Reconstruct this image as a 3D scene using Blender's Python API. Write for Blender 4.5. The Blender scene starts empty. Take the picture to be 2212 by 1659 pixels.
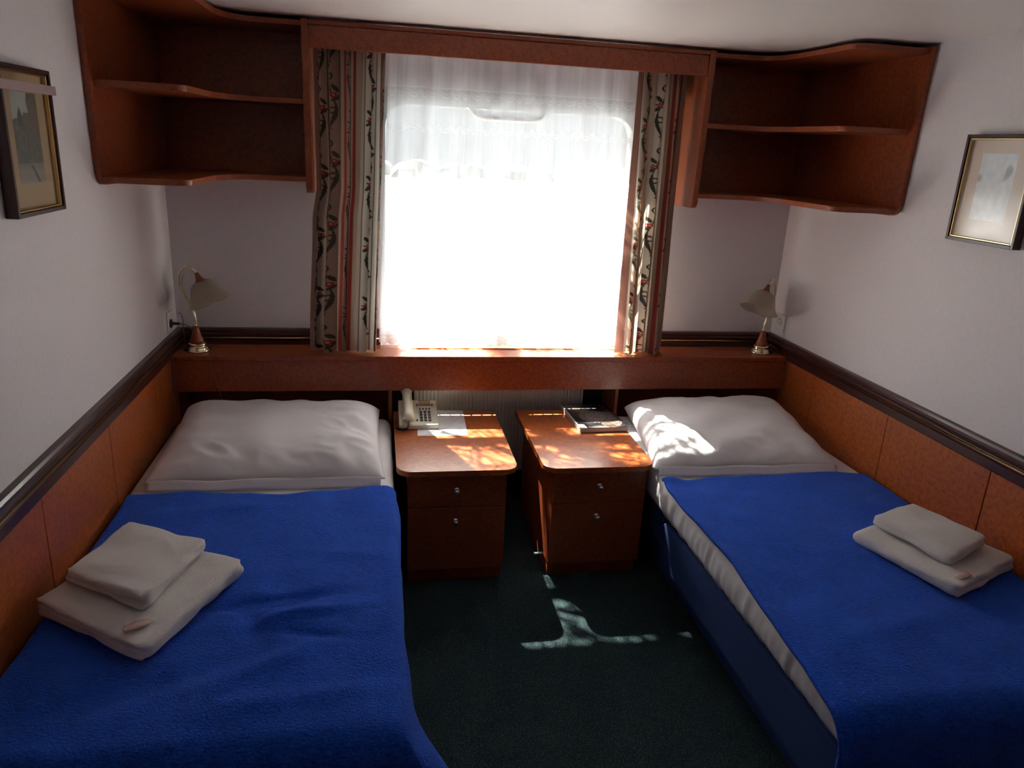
import bpy, bmesh, math, random
from mathutils import Vector, Matrix, noise
PI = math.pi
random.seed(7)
scene = bpy.context.scene
C = scene.collection

# ------------------------------------------------------------------ camera
CX, CY, CZ, YAW, PITCH, ROLL, FPX = 0.8606, -3.3873, 1.6515, 0.1856, 0.3070, 0.0524, 1620.28
fw = Vector((math.sin(YAW)*math.cos(PITCH), math.cos(YAW)*math.cos(PITCH), -math.sin(PITCH)))
rt = Vector((math.cos(YAW), -math.sin(YAW), 0)); up = rt.cross(fw)
R_ = rt*math.cos(ROLL) + up*math.sin(ROLL); U_ = up*math.cos(ROLL) - rt*math.sin(ROLL)
cd = bpy.data.cameras.new('camera'); cam = bpy.data.objects.new('camera', cd); C.objects.link(cam)
m = Matrix((R_, U_, -fw)).transposed().to_4x4(); m.translation = Vector((CX, CY, CZ))
cam.matrix_world = m
cd.sensor_width = 36; cd.sensor_fit = 'HORIZONTAL'; cd.lens = 36*FPX/2212; cd.clip_start = .05; cd.clip_end = 500
scene.camera = cam

# ------------------------------------------------------------------ light and exposure
scene.view_settings.view_transform = 'Standard'; scene.view_settings.look = 'None'
scene.view_settings.exposure = 2.32; scene.view_settings.gamma = 1.0
try: scene.view_settings.use_curve_mapping = False
except Exception: pass
w = bpy.data.worlds.new('world'); scene.world = w; w.use_nodes = True
bg = w.node_tree.nodes['Background']; bg.inputs[0].default_value = (.86, .92, 1, 1); bg.inputs[1].default_value = .21
sd = bpy.data.lights.new('sun', 'SUN'); sd.energy = 38; sd.angle = math.radians(.55); sd.color = (1, .93, .82)
so = bpy.data.objects.new('sun', sd); C.objects.link(so); so.location = (0, 3, 5)
so.rotation_euler = Vector((.27, -.76, -1)).to_track_quat('-Z', 'Y').to_euler()
# sampling portal across the window opening (gives off no light of its own)
ld = bpy.data.lights.new('window_portal', 'AREA'); ld.shape = 'RECTANGLE'; ld.size = 1.2; ld.size_y = 1.1
lo = bpy.data.objects.new('window_portal', ld); C.objects.link(lo); lo.location = (1.44, .16, 1.32)
lo.rotation_euler = (-PI/2, 0, 0)
ld.cycles.is_portal = True

# ------------------------------------------------------------------ helpers
W, H = 2.8, 2.068
org = {}
def link_mesh(name, bm, mat, parent=None, smooth=False):
    me = bpy.data.meshes.new(name)
    bmesh.ops.recalc_face_normals(bm, faces=bm.faces)
    off = org.get(parent.name, Vector((0, 0, 0))) if parent else Vector((0, 0, 0))
    if off.length: bmesh.ops.translate(bm, verts=bm.verts, vec=-off)
    bm.to_mesh(me); bm.free()
    for mm in (mat if isinstance(mat, (list, tuple)) else [mat]): me.materials.append(mm)
    if smooth:
        for p in me.polygons: p.use_smooth = True
    o = bpy.data.objects.new(name, me); C.objects.link(o)
    if parent: o.parent = parent
    org[o.name] = off
    return o
def tag(o, label=None, cat=None, group=None, kind=None):
    if label: o['label'] = label
    if cat: o['category'] = cat
    if group: o['group'] = group
    if kind: o['kind'] = kind
    return o
def thing(name, loc, label, cat, group=None, kind=None, rotz=0):
    o = bpy.data.objects.new(name, None); C.objects.link(o); o.location = loc; o.rotation_euler = (0, 0, rotz)
    o.empty_display_size = .05
    org[o.name] = Vector(loc)
    return tag(o, label, cat, group, kind)
def local(o): org[o.name] = Vector((0, 0, 0))
def B(): return bmesh.new()
def box(bm, x0, x1, y0, y1, z0, z1, bev=0, seg=2):
    r = bmesh.ops.create_cube(bm, size=1)
    vs = r['verts']
    for v in vs:
        v.co = Vector(((x0+x1)/2+v.co.x*(x1-x0), (y0+y1)/2+v.co.y*(y1-y0), (z0+z1)/2+v.co.z*(z1-z0)))
    if bev:
        es = list({e for v in vs for e in v.link_edges})
        bmesh.ops.bevel(bm, geom=es, offset=bev, segments=seg, affect='EDGES', profile=.5)
def prism(bm, pts, z0, z1, axis='z', bev=0):
    """closed polygon pts (a,b) extruded along axis"""
    def P(a, b, c): return {'z': (a, b, c), 'x': (c, a, b), 'y': (a, c, b)}[axis]
    lo_ = [bm.verts.new(P(a, b, z0)) for a, b in pts]; hi_ = [bm.verts.new(P(a, b, z1)) for a, b in pts]
    n = len(pts)
    f1 = bm.faces.new(lo_); f2 = bm.faces.new(hi_[::-1])
    for i in range(n): bm.faces.new((lo_[i], hi_[i], hi_[(i+1) % n], lo_[(i+1) % n]))
    if bev:
        es = list(set(f1.edges) | set(f2.edges))
        bmesh.ops.bevel(bm, geom=es, offset=bev, segments=2, affect='EDGES', profile=.5)
def rpoly(pts, n=6):
    """polygon with per-corner radius: (x,y,r)"""
    out = []; N = len(pts)
    for i, (x, y, r) in enumerate(pts):
        p = Vector((x, y)); a = Vector(pts[i-1][:2])-p; b = Vector(pts[(i+1) % N][:2])-p
        if r <= 0: out.append((x, y)); continue
        a.normalize(); b.normalize()
        ang = a.angle(b); t = r/math.tan(ang/2)
        s = p+a*t; e = p+b*t; c = p+(a+b).normalized()*(r/math.sin(ang/2))
        a0 = math.atan2(s.y-c.y, s.x-c.x); a1 = math.atan2(e.y-c.y, e.x-c.x)
        d = (a1-a0+PI) % (2*PI)-PI
        for k in range(n+1):
            q = a0+d*k/n; out.append((c.x+r*math.cos(q), c.y+r*math.sin(q)))
    return out
def lathe(bm, prof, M=None, n=28, cap=True):
    M = M or Matrix()
    rings = []
    for r, z in prof:
        if r < 1e-6: rings.append([bm.verts.new(M @ Vector((0, 0, z)))])
        else: rings.append([bm.verts.new(M @ Vector((r*math.cos(2*PI*k/n), r*math.sin(2*PI*k/n), z))) for k in range(n)])
    for a, b in zip(rings, rings[1:]):
        for k in range(n):
            q = (k+1) % n
            if len(a) == 1 and len(b) == 1: continue
            if len(a) == 1: bm.faces.new((a[0], b[k], b[q]))
            elif len(b) == 1: bm.faces.new((a[k], b[0], a[q]))
            else: bm.faces.new((a[k], b[k], b[q], a[q]))
    if cap:
        for rg in (rings[0], rings[-1]):
            if len(rg) > 2: bm.faces.new(rg)
def catmull(P, k=8):
    P = [Vector(p) for p in P]; Q = [P[0]*2-P[1]]+P+[P[-1]*2-P[-2]]; out = []
    for i in range(1, len(Q)-2):
        for j in range(k):
            t = j/k; a, b, c, d = Q[i-1:i+3]
            out.append(.5*((2*b)+(c-a)*t+(2*a-5*b+4*c-d)*t*t+(3*b-a-3*c+d)*t**3))
    out.append(P[-1]); return out
def tube(bm, path, r, n=8, cap=True):
    path = [Vector(p) for p in path]; up_ = Vector((.13, .21, .97)); rings = []
    for i, p in enumerate(path):
        t = (path[min(i+1, len(path)-1)]-path[max(i-1, 0)]).normalized()
        a = t.cross(up_)
        if a.length < 1e-3: a = t.cross(Vector((1, 0, 0)))
        a.normalize(); b = t.cross(a); up_ = b.cross(t) if False else up_
        rr = r(i/(len(path)-1)) if callable(r) else r
        rings.append([bm.verts.new(p+a*rr*math.cos(2*PI*k/n)+b*rr*math.sin(2*PI*k/n)) for k in range(n)])
    for A, D in zip(rings, rings[1:]):
        for k in range(n): bm.faces.new((A[k], D[k], D[(k+1) % n], A[(k+1) % n]))
    if cap: bm.faces.new(rings[0]); bm.faces.new(rings[-1][::-1])
def grid(bm, nu, nv, f, closed_u=False):
    V_ = [[bm.verts.new(f(i/(nu-1), j/(nv-1))) for i in range(nu)] for j in range(nv)]
    for j in range(nv-1):
        for i in range(nu-1): bm.faces.new((V_[j][i], V_[j][i+1], V_[j+1][i+1], V_[j+1][i]))
    return V_
def solid(o, t, off=-1):
    md = o.modifiers.new('thickness', 'SOLIDIFY'); md.thickness = t; md.offset = off
def nz(x, y, z, s=1): return noise.noise(Vector((x*s, y*s, z*s)))
def sm(a, b, x):
    t = max(0, min(1, (x-a)/(b-a))); return t*t*(3-2*t)

# ------------------------------------------------------------------ materials
def mat(name, col, rough=.5, metal=0, bump=None, mottle=None, spec=.5, sheen=0, coat=0, subs=None, trans=0):
    """mottle = list of (scale, detail, colour, lo, hi); bump = (scale, strength, distance)"""
    m_ = bpy.data.materials.new(name); m_.use_nodes = True; nt = m_.node_tree; N = nt.nodes; L = nt.links
    b = N['Principled BSDF']; b.inputs['Base Color'].default_value = (*col, 1)
    b.inputs['Roughness'].default_value = rough; b.inputs['Metallic'].default_value = metal
    b.inputs['Specular IOR Level'].default_value = spec
    if sheen: b.inputs['Sheen Weight'].default_value = sheen; b.inputs['Sheen Roughness'].default_value = .5
    if coat: b.inputs['Coat Weight'].default_value = coat; b.inputs['Coat Roughness'].default_value = .15
    tc = N.new('ShaderNodeTexCoord'); last = None
    for (sc, det, c2, lo_, hi_) in (mottle or []):
        mp = N.new('ShaderNodeMapping'); L.new(tc.outputs['Object'], mp.inputs[0])
        if isinstance(sc, tuple): mp.inputs['Scale'].default_value = sc; s_ = 1
        else: s_ = sc
        t = N.new('ShaderNodeTexNoise'); t.inputs['Scale'].default_value = s_; t.inputs['Detail'].default_value = det
        L.new(mp.outputs[0], t.inputs['Vector'])
        r = N.new('ShaderNodeMapRange'); r.inputs[1].default_value = lo_; r.inputs[2].default_value = hi_; L.new(t.outputs['Fac'], r.inputs[0])
        mx = N.new('ShaderNodeMix'); mx.data_type = 'RGBA'; mx.inputs[7].default_value = (*c2, 1)
        if last: L.new(last, mx.inputs[6])
        else: mx.inputs[6].default_value = (*col, 1)
        L.new(r.outputs[0], mx.inputs[0]); last = mx.outputs[2]
    if last: L.new(last, b.inputs['Base Color'])
    if bump:
        t = N.new('ShaderNodeTexNoise'); t.inputs['Scale'].default_value = bump[0]; t.inputs['Detail'].default_value = 4
        L.new(tc.outputs['Object'], t.inputs['Vector'])
        bp = N.new('ShaderNodeBump'); bp.inputs['Strength'].default_value = bump[1]; bp.inputs['Distance'].default_value = bump[2]
        L.new(t.outputs['Fac'], bp.inputs['Height']); L.new(bp.outputs[0], b.inputs['Normal'])
    return m_
def attr_mat(name, rough=.6, translucent=0, coat=0, bump=None, spec=.5):
    """base colour from the mesh's own pattern attribute"""
    m_ = bpy.data.materials.new(name); m_.use_nodes = True; nt = m_.node_tree; N = nt.nodes; L = nt.links
    b = N['Principled BSDF']; b.inputs['Roughness'].default_value = rough; b.inputs['Specular IOR Level'].default_value = spec
    if coat: b.inputs['Coat Weight'].default_value = coat; b.inputs['Coat Roughness'].default_value = .08
    a = N.new('ShaderNodeAttribute'); a.attribute_name = 'pattern'; L.new(a.outputs['Color'], b.inputs['Base Color'])
    if bump:
        tc = N.new('ShaderNodeTexCoord'); t = N.new('ShaderNodeTexNoise'); t.inputs['Scale'].default_value = bump[0]
        L.new(tc.outputs['Object'], t.inputs['Vector']); bp = N.new('ShaderNodeBump'); bp.inputs['Strength'].default_value = bump[1]; bp.inputs['Distance'].default_value = bump[2]
        L.new(t.outputs['Fac'], bp.inputs['Height']); L.new(bp.outputs[0], b.inputs['Normal'])
    if translucent:
        tr = N.new('ShaderNodeBsdfTranslucent'); L.new(a.outputs['Color'], tr.inputs[0])
        mx = N.new('ShaderNodeMixShader'); mx.inputs[0].default_value = translucent
        L.new(b.outputs[0], mx.inputs[1]); L.new(tr.outputs[0], mx.inputs[2]); L.new(mx.outputs[0], N['Material Output'].inputs[0])
    return m_
def paint(o, fn):
    me = o.data; ca = me.color_attributes.new('pattern', 'FLOAT_COLOR', 'POINT')
    flat = []
    for v in me.vertices: flat += [*fn(v.co), 1]
    ca.data.foreach_set('color', flat)

WALL = mat('wall_paint', (.745, .72, .74), .6, mottle=[(60, 3, (.71, .685, .705), .35, .75)], bump=(260, .12, .001))
CEIL = mat('ceiling_panel', (.80, .775, .76), .38, bump=(3, .05, .01))
WOOD = mat('burl_veneer', (.33, .072, .020), .32, mottle=[(70, 5, (.22, .042, .012), .40, .66), (260, 3, (.12, .022, .008), .56, .72)], spec=.5, coat=.08)
WOODL = mat('burl_veneer_light', (.47, .120, .025), .34, mottle=[(60, 5, (.34, .073, .015), .40, .66), (240, 3, (.18, .034, .010), .56, .72)], spec=.5, coat=.08)
EDGE = mat('edge_banding', (.31, .080, .026), .35, mottle=[(80, 3, (.24, .058, .02), .4, .7)])
MAHOG = mat('mahogany_moulding', (.048, .011, .011), .3, coat=.25)
BRASS = mat('polished_brass', (.80, .60, .30), .22, 1)
BRASSP = mat('pale_gold_metal', (.86, .76, .52), .18, 1)
CARPET = mat('teal_carpet', (.023, .038, .044), .95, mottle=[(5, 2, (.018, .035, .043), .4, .7), (300, 1, (.12, .20, .19), .60, .66)], bump=(500, .7, .004), spec=.1)
SHEET = mat('white_cotton', (.74, .73, .76), .8, bump=(35, .10, .004), spec=.2)
BLUE = mat('blue_fleece', (.016, .105, .66), .95, mottle=[((60, 260, 200), 4, (.011, .068, .45), .4, .7), (9, 3, (.020, .12, .72), .5, .8)], bump=(190, 1.0, .006), spec=.05, sheen=.1)
NAVY = mat('navy_upholstery', (.028, .055, .17), .85, mottle=[(300, 2, (.035, .065, .21), .5, .7)], bump=(400, .3, .001), spec=.2)
TERRY = mat('white_terry', (.74, .71, .70), .95, bump=(330, .8, .003), spec=.1, sheen=.2)
CREAM = mat('cream_plastic', (.66, .63, .50), .38)
GREYK = mat('dark_key_plastic', (.06, .06, .075), .4)
LCD = mat('amber_display', (.36, .24, .12), .2)
PAPER = mat('paper', (.80, .80, .84), .7, mottle=[((60, 320, 1), 2, (.45, .45, .52), .60, .66)])
PAGES = mat('page_edges', (.55, .50, .47), .7, mottle=[((3, 3, 900), 2, (.35, .31, .30), .4, .7)])
RAD = mat('radiator_enamel', (.80, .76, .70), .4)
METAL = mat('brushed_aluminium', (.62, .63, .64), .35, .8)
CHROME = mat('chrome', (.85, .83, .80), .12, 1)
PINKM = mat('rosy_anodised_bar', (.42, .30, .30), .35, .3)
PLATE = mat('socket_plastic', (.68, .64, .64), .4)
DARKP = mat('dark_brown_plastic', (.035, .022, .02), .4)
CORD = mat('thin_grey_cord', (.10, .085, .08), .5)
CORD2 = mat('clear_cord', (.26, .20, .17), .35)
TERRA = mat('reddish_turned_wood', (.26, .055, .018), .4)
BLACK = mat('gap_shade_black', (.014, .011, .012), .8)  # shade colour for the sheet behind the radiator
CURT = attr_mat('printed_curtain', .9, .28, bump=(300, .3, .001), spec=.1)
COVER = attr_mat('book_cover', .28, coat=.6)
PRINT = attr_mat('watercolour_print', .5)
MATB = mat('picture_mat', (.42, .31, .18), .8)
MATC = mat('pale_picture_mat', (.62, .50, .40), .7)
PINKS = mat('soap_wrapper', (.72, .50, .45), .25, coat=.6)
CONCR = mat('quay_stone', (.35, .35, .34), .9)
BARK = mat('bark', (.10, .08, .06), .9)
LEAF = mat('distant_foliage', (.34, .36, .34), .9)
WATER = mat('river_water', (.050, .060, .062), .6, spec=.12, bump=(3, .4, .1))
FROST = None
def glass_mat(name, fac, rough, col=(1, 1, 1), gl=(1, 1, 1)):
    m_ = bpy.data.materials.new(name); m_.use_nodes = True; nt = m_.node_tree; N = nt.nodes; L = nt.links
    N.remove(N['Principled BSDF'])
    t = N.new('ShaderNodeBsdfTransparent'); t.inputs[0].default_value = (*col, 1)
    g = N.new('ShaderNodeBsdfGlossy'); g.inputs['Roughness'].default_value = rough; g.inputs[0].default_value = (*gl, 1)
    mx = N.new('ShaderNodeMixShader'); mx.inputs[0].default_value = fac
    L.new(t.outputs[0], mx.inputs[1]); L.new(g.outputs[0], mx.inputs[2]); L.new(mx.outputs[0], N['Material Output'].inputs[0])
    return m_
GLASS = glass_mat('window_glass', .05, .02, (.96, .98, .98))
PGLASS = glass_mat('picture_glass', .05, .12)
def sheer(name, col, trans_w, base):
    """thin cloth: per-vertex 'density' decides how much thread there is"""
    m_ = bpy.data.materials.new(name); m_.use_nodes = True; nt = m_.node_tree; N = nt.nodes; L = nt.links
    N.remove(N['Principled BSDF'])
    t = N.new('ShaderNodeBsdfTransparent')
    d = N.new('ShaderNodeBsdfDiffuse'); d.inputs[0].default_value = (*col, 1)
    r = N.new('ShaderNodeBsdfTranslucent'); r.inputs[0].default_value = (*col, 1)
    m1 = N.new('ShaderNodeMixShader'); m1.inputs[0].default_value = trans_w
    L.new(d.outputs[0], m1.inputs[1]); L.new(r.outputs[0], m1.inputs[2])
    a = N.new('ShaderNodeAttribute'); a.attribute_name = 'pattern'
    m2 = N.new('ShaderNodeMixShader'); L.new(a.outputs['Fac'], m2.inputs[0])
    L.new(t.outputs[0], m2.inputs[1]); L.new(m1.outputs[0], m2.inputs[2]); L.new(m2.outputs[0], N['Material Output'].inputs[0])
    return m_
LACE = sheer('lace_voile', (.90, .89, .93), .5, .5)
def frost():
    m_ = bpy.data.materials.new('frosted_alabaster_glass'); m_.use_nodes = True; nt = m_.node_tree; N = nt.nodes; L = nt.links
    b = N['Principled BSDF']; b.inputs['Base Color'].default_value = (.55, .50, .42, 1); b.inputs['Roughness'].default_value = .35
    tc = N.new('ShaderNodeTexCoord'); t = N.new('ShaderNodeTexNoise'); t.inputs['Scale'].default_value = 25; t.inputs['Detail'].default_value = 4
    L.new(tc.outputs['Object'], t.inputs['Vector'])
    cr = N.new('ShaderNodeMix'); cr.data_type = 'RGBA'; cr.inputs[6].default_value = (.62, .56, .47, 1); cr.inputs[7].default_value = (.42, .37, .30, 1)
    L.new(t.outputs['Fac'], cr.inputs[0]); L.new(cr.outputs[2], b.inputs['Base Color'])
    tr = N.new('ShaderNodeBsdfTranslucent'); tr.inputs[0].default_value = (.7, .65, .57, 1)
    tp = N.new('ShaderNodeBsdfTransparent'); tp.inputs[0].default_value = (.9, .87, .83, 1)
    m1 = N.new('ShaderNodeMixShader'); m1.inputs[0].default_value = .4
    L.new(b.outputs[0], m1.inputs[1]); L.new(tr.outputs[0], m1.inputs[2])
    m2 = N.new('ShaderNodeMixShader'); m2.inputs[0].default_value = .35
    L.new(m1.outputs[0], m2.inputs[1]); L.new(tp.outputs[0], m2.inputs[2]); L.new(m2.outputs[0], N['Material Output'].inputs[0])
    return m_
FROST = frost()

# ------------------------------------------------------------------ room shell
YB = -4.6
def struct(name, bm, m_, label=None): 
    o = link_mesh(name, bm, m_); o['kind'] = 'structure'
    if label: o['label'] = label
    return o
b = B(); box(b, -.1, W+.1, YB-.1, .14, -.08, 0); struct('floor', b, CARPET, 'dark teal speckled carpet floor')
b = B(); box(b, -.1, W+.1, YB-.1, .14, H, H+.08); struct('ceiling', b, CEIL, 'white glossy panel ceiling')
b = B(); box(b, -.1, 0, YB-.1, .14, 0, H); struct('wall_left', b, WALL, 'pale wall beside the left bed')
b = B(); box(b, W, W+.1, YB-.1, .14, 0, H); struct('wall_right', b, WALL, 'pale wall beside the right bed')
b = B(); box(b, 0, W, YB-.1, YB, 0, H); struct('wall_front', b, WALL, 'pale wall behind the photographer')
WX0, WX1, WZ0, WZ1 = .86, 2.02, .79, 1.86
b = B()
box(b, 0, WX0, 0, .14, 0, H); box(b, WX1, W, 0, .14, 0, H); box(b, WX0, WX1, 0, .14, 0, WZ0); box(b, WX0, WX1, 0, .14, WZ1, H)
struct('wall_back', b, WALL, 'pale window wall with opening behind the lace')

# window
win = thing('window_1', (1.44, .05, .79), 'large sliding cabin window behind the lace curtain', None, kind='structure')
def rounded_ring(bm, ox0, ox1, oz0, oz1, ix0, ix1, iz0, iz1, r, y0, y1):
    o_ = rpoly([(ox0, oz0, 0.002), (ox1, oz0, 0.002), (ox1, oz1, 0.002), (ox0, oz1, 0.002)], 8)
    i_ = rpoly([(ix0, iz0, r*.4), (ix1, iz0, r*.4), (ix1, iz1, r), (ix0, iz1, r)], 8)
    rows = []
    for y in (y0, y1):
        rows.append(([bm.verts.new((a, y, z)) for a, z in o_], [bm.verts.new((a, y, z)) for a, z in i_]))
    n = len(o_)
    for k in range(n):
        q = (k+1) % n
        for (O_, I_) in rows: bm.faces.new((O_[k], O_[q], I_[q], I_[k]))
        bm.faces.new((rows[0][0][k], rows[0][0][q], rows[1][0][q], rows[1][0][k]))
        bm.faces.new((rows[0][1][k], rows[0][1][q], rows[1][1][q], rows[1][1][k]))
b = B(); rounded_ring(b, WX0, WX1, WZ0, WZ1, .895, 1.985, .800, 1.795, .09, -.004, .07)
link_mesh('window_frame', b, METAL, win)
b = B(); box(b, .88, 2.0, .028, .034, .82, 1.81); link_mesh('glass', b, GLASS, win)
b = B(); box(b, .93, 1.95, -.014, -.004, 1.805, 1.841, .003, 2); link_mesh('sash_groove', b, METAL, win)
b = B(); tube(b, catmull([(1.245, -.003, 1.80), (1.25, -.04, 1.795), (1.275, -.055, 1.765), (1.32, -.058, 1.757), (1.40, -.058, 1.757), (1.50, -.058, 1.757), (1.545, -.055, 1.765), (1.57, -.04, 1.79), (1.572, -.003, 1.80)], 6), .009, 10)
link_mesh('handle', b, CHROME, win, True)

# outside
b = B(); box(b, -1.5, 4.5, .1405, .33, 2.07, 2.12)
o = struct('trim_6', b, CONCR, 'deck overhang above the window outside')
b = B(); tube(b, [(-1.5, .50, 1.875), (4.5, .50, 1.875)], .032, 10)
tag(link_mesh('deck_rail', b, METAL), 'round metal rail outside under the deck overhang', 'rail')
b = B(); box(b, -60, 60, 2.2, 90, -1.6, -1.5); o = struct('trim_7', b, WATER, 'river surface outside the window')
b = B()
random.seed(3)
for i in range(60):
    x = -50+i*1.7+random.uniform(-.6, .6); s = random.uniform(1.4, 2.6)
    bmesh.ops.create_icosphere(b, subdivisions=2, radius=s*.6, matrix=Matrix.Translation((x, 70+random.uniform(-3, 3), -1.2+random.uniform(-.3, .2))))
for v in b.verts: v.co += v.normal*nz(v.co.x, v.co.y, v.co.z, .9)*.8
tag(link_mesh('riverbank_bushes', b, LEAF), 'faint washed-out greenery on the far bank beyond the lace', 'bushes', kind='stuff')
# bare tree above the quay: its branches dapple the sunlight
tr = thing('tree', (.2, 3.3, -1.5), 'bare-branched tree outside above the window, throwing dappled shadows', 'tree')
b = B(); tube(b, catmull([(.0, 3.6, -1.5), (.1, 3.5, 1), (.0, 3.3, 3), (.3, 3.1, 5), (.5, 2.9, 7)], 6), lambda t: .14*(1-.6*t), 8); link_mesh('trunk', b, BARK, tr, True)
b = B(); random.seed(11)
def branch(p, d, L_, r, depth):
    pts = [p]; q = p.copy(); dd = d.copy()
    for k in range(6):
        dd = (dd+Vector((random.uniform(-.28, .28), random.uniform(-.22, .22), random.uniform(-.28, .28)))).normalized()
        q = q+dd*L_/6; pts.append(q.copy())
        if depth > 0 and k >= 1:
            for _ in range(2 if k % 2 else 1):
                branch(q.copy(), (dd+Vector((random.uniform(-1, 1), random.uniform(-.6, .6), random.uniform(-1, 1)))*.9).normalized(), L_*.55, r*.5, depth-1)
    tube(b, pts, lambda t: r*(1-.6*t)+.002, 5, False)
tube(b, catmull([(.1, 3.4, 2.2), (.2, 2.4, 2.9), (.35, 1.6, 2.9), (.5, 1.1, 2.7)], 6), lambda t: .05*(1-.7*t), 6, False)
branch(Vector((.35, 1.5, 2.85)), Vector((.55, -.65, -.45)), 1.3, .012, 2)
branch(Vector((.35, 1.4, 2.85)), Vector((.85, -.45, -.25)), 1.5, .012, 2)
branch(Vector((.5, 1.1, 2.7)), Vector((.8, -.30, -.25)), 1.3, .011, 2)
branch(Vector((.3, 1.3, 2.9)), Vector((.9, -.2, .0)), 1.5, .011, 2)
for q_ in range(4): branch(Vector((.35+.12*q_, 1.15-.04*q_, 2.7)), Vector((.6+random.uniform(-.5, .5), -.5, -.45+random.uniform(-.2, .3))), .9, .005, 2)
for v in b.verts:
    # keep every twig above the sight line through the glass and clear of the deck overhang
    if v.co.y < 1.6: v.co.y = max(v.co.y, .56); v.co.z = max(v.co.z, 1.95+(v.co.y-.5)*.35)
link_mesh('branches', b, BARK, tr)

# ------------------------------------------------------------------ wainscot panels, rails
def wains(name, x0, x1, label):
    ys = [0, -.464, -.979, -1.491, -2.005, -2.52, -3.03, -3.55, -4.06, YB]
    b = B()
    for a, c in zip(ys, ys[1:]): box(b, x0, x1, c+.0016, a-.0016, 0, .75, .0012, 1)
    box(b, x0 if x0 > 1 else x0, x1, YB, 0, 0, .75) if False else None
    return struct(name, b, WOODL, label)
wains('trim_1', .001, .018, 'burl wood wall panelling along the left bed')
wains('trim_2', W-.018, W-.001, 'burl wood wall panelling along the right bed')
def rail_prof():   # (out, z) outline of the dark moulding
    return [(0, .742), (.020, .742), (.026, .748), (.026, .776), (.021, .779), (.021, .793), (.026, .797), (.027, .803), (.022, .808), (.022, .818), (.018, .826), (0, .828)]
def rail(name, side, label):
    b = B()
    P = rail_prof()
    if side == 'l': prism(b, [(a, z) for a, z in P], YB, -.001, 'y')
    if side == 'r': prism(b, [(W-a, z) for a, z in P], YB, -.001, 'y')
    if side == 'b': prism(b, [(-a, z) for a, z in P], .019, .872, 'x')
    if side == 'c': prism(b, [(-a, z) for a, z in P], 2.008, W-.019, 'x')
    o = struct(name, b, MAHOG, label)
    b = B()
    S = [(.019, .781), (.0255, .782), (.0292, .7845), (.0300, .7870), (.0292, .7895), (.0255, .792), (.019, .793)]
    if side == 'l': prism(b, S, YB, -.026, 'y')
    if side == 'r': prism(b, [(W-a, z) for a, z in S], YB, -.026, 'y')
    if side == 'b': prism(b, [(-a, z) for a, z in S], .026, .872, 'x')
    if side == 'c': prism(b, [(-a, z) for a, z in S], 2.008, W-.026, 'x')
    link_mesh('brass_strip', b, BRASS, o, True)['label'] = 'thin brass inlay strip'
rail('trim_3', 'l', 'dark mahogany dado rail with brass line on left wall')
rail('trim_4', 'r', 'dark mahogany dado rail with brass line on right wall')
rail('trim_5', 'b', 'dark mahogany dado rail with brass line on window wall, left of the curtains')
rail('trim_9', 'c', 'dark mahogany dado rail with brass line on window wall, right of the curtains')

# ------------------------------------------------------------------ corner bookcases
def bookcase(mirror):
    X = (lambda x: W-x) if mirror else (lambda x: x)
    t = thing('corner_bookcase', (X(.3), -.02, 1.435),
              'wall-hung red-brown corner shelf unit on the %s side, open L-shaped shelves' % ('right' if mirror else 'left'), 'shelf',
              'pair of corner shelf units flanking the window')
    def pr(pts, z0, z1, axis='z', bev=.002):
        b = B()
        if axis == 'z': prism(b, [(X(a), c) for a, c in pts], z0, z1, 'z', bev)
        if axis == 'x': prism(b, pts, X(z0), X(z1), 'x', bev)
        return b
    def bx(x0, x1, *a):
        b = B(); box(b, min(X(x0), X(x1)), max(X(x0), X(x1)), *a); return b
    # wall panel along the side wall: rounded front bottom corner
    pan = rpoly([(-.001, 1.455, 0), (-.001, 2.056, 0), (-.815, 2.056, .002), (-.80, 1.472, .045)], 8)
    link_mesh('side_panel', pr(pan, .001, .020, 'x'), WOOD, t)
    link_mesh('back_panel', bx(.020, .588, -.014, -.001, 1.478, 2.05, .001, 1), WOOD, t)
    dv = rpoly([(-.001, 1.435, .004), (-.001, 2.058, 0), (-.285, 2.058, .002), (-.272, 1.435, .022)], 6)
    link_mesh('divider', pr(dv, .588, .612, 'x', .003), EDGE, t)
    for z, dep, xw in ((1.478, .795, .285), (1.762, .775, .285), (2.034, .80, .31)):
        sh = rpoly([(.020, -.014, 0), (.588, -.014, 0), (.588, -.275, 0), (.345, -.275, .10), (xw, -.42, .16), (xw-.01, -dep, .05), (.020, -dep+.005, .001)], 8)
        link_mesh('shelf', pr(sh, z, z+.019, 'z', .003), EDGE, t)
    return t
bookcase(False); bookcase(True)

# ------------------------------------------------------------------ pelmet, curtain rail
pl = thing('pelmet', (1.4, -.25, 1.96), 'long reddish wooden pelmet board above the window between both shelf units', 'pelmet')
b = B(); box(b, .6125, 2.1875, -.275, -.257, 1.962, 2.040, .0015, 1); link_mesh('fascia_board', b, WOOD, pl)
b = B(); box(b, .6125, 2.1875, -.281, -.19, 2.0405, 2.056, .003, 2); link_mesh('top_moulding', b, EDGE, pl)
cr = thing('curtain_rail', (1.4, -.12, 1.98), 'white curtain rail behind the pelmet', 'curtain rail')
b = B(); box(b, .64, 2.17, -.16, -.07, 2.02, 2.066, .002, 1); link_mesh('track', b, PLATE, cr)
b = B(); box(b, 2.135, 2.16, -.13, -.03, 1.87, 2.02, .002, 1); link_mesh('bracket', b, PLATE, cr)

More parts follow.
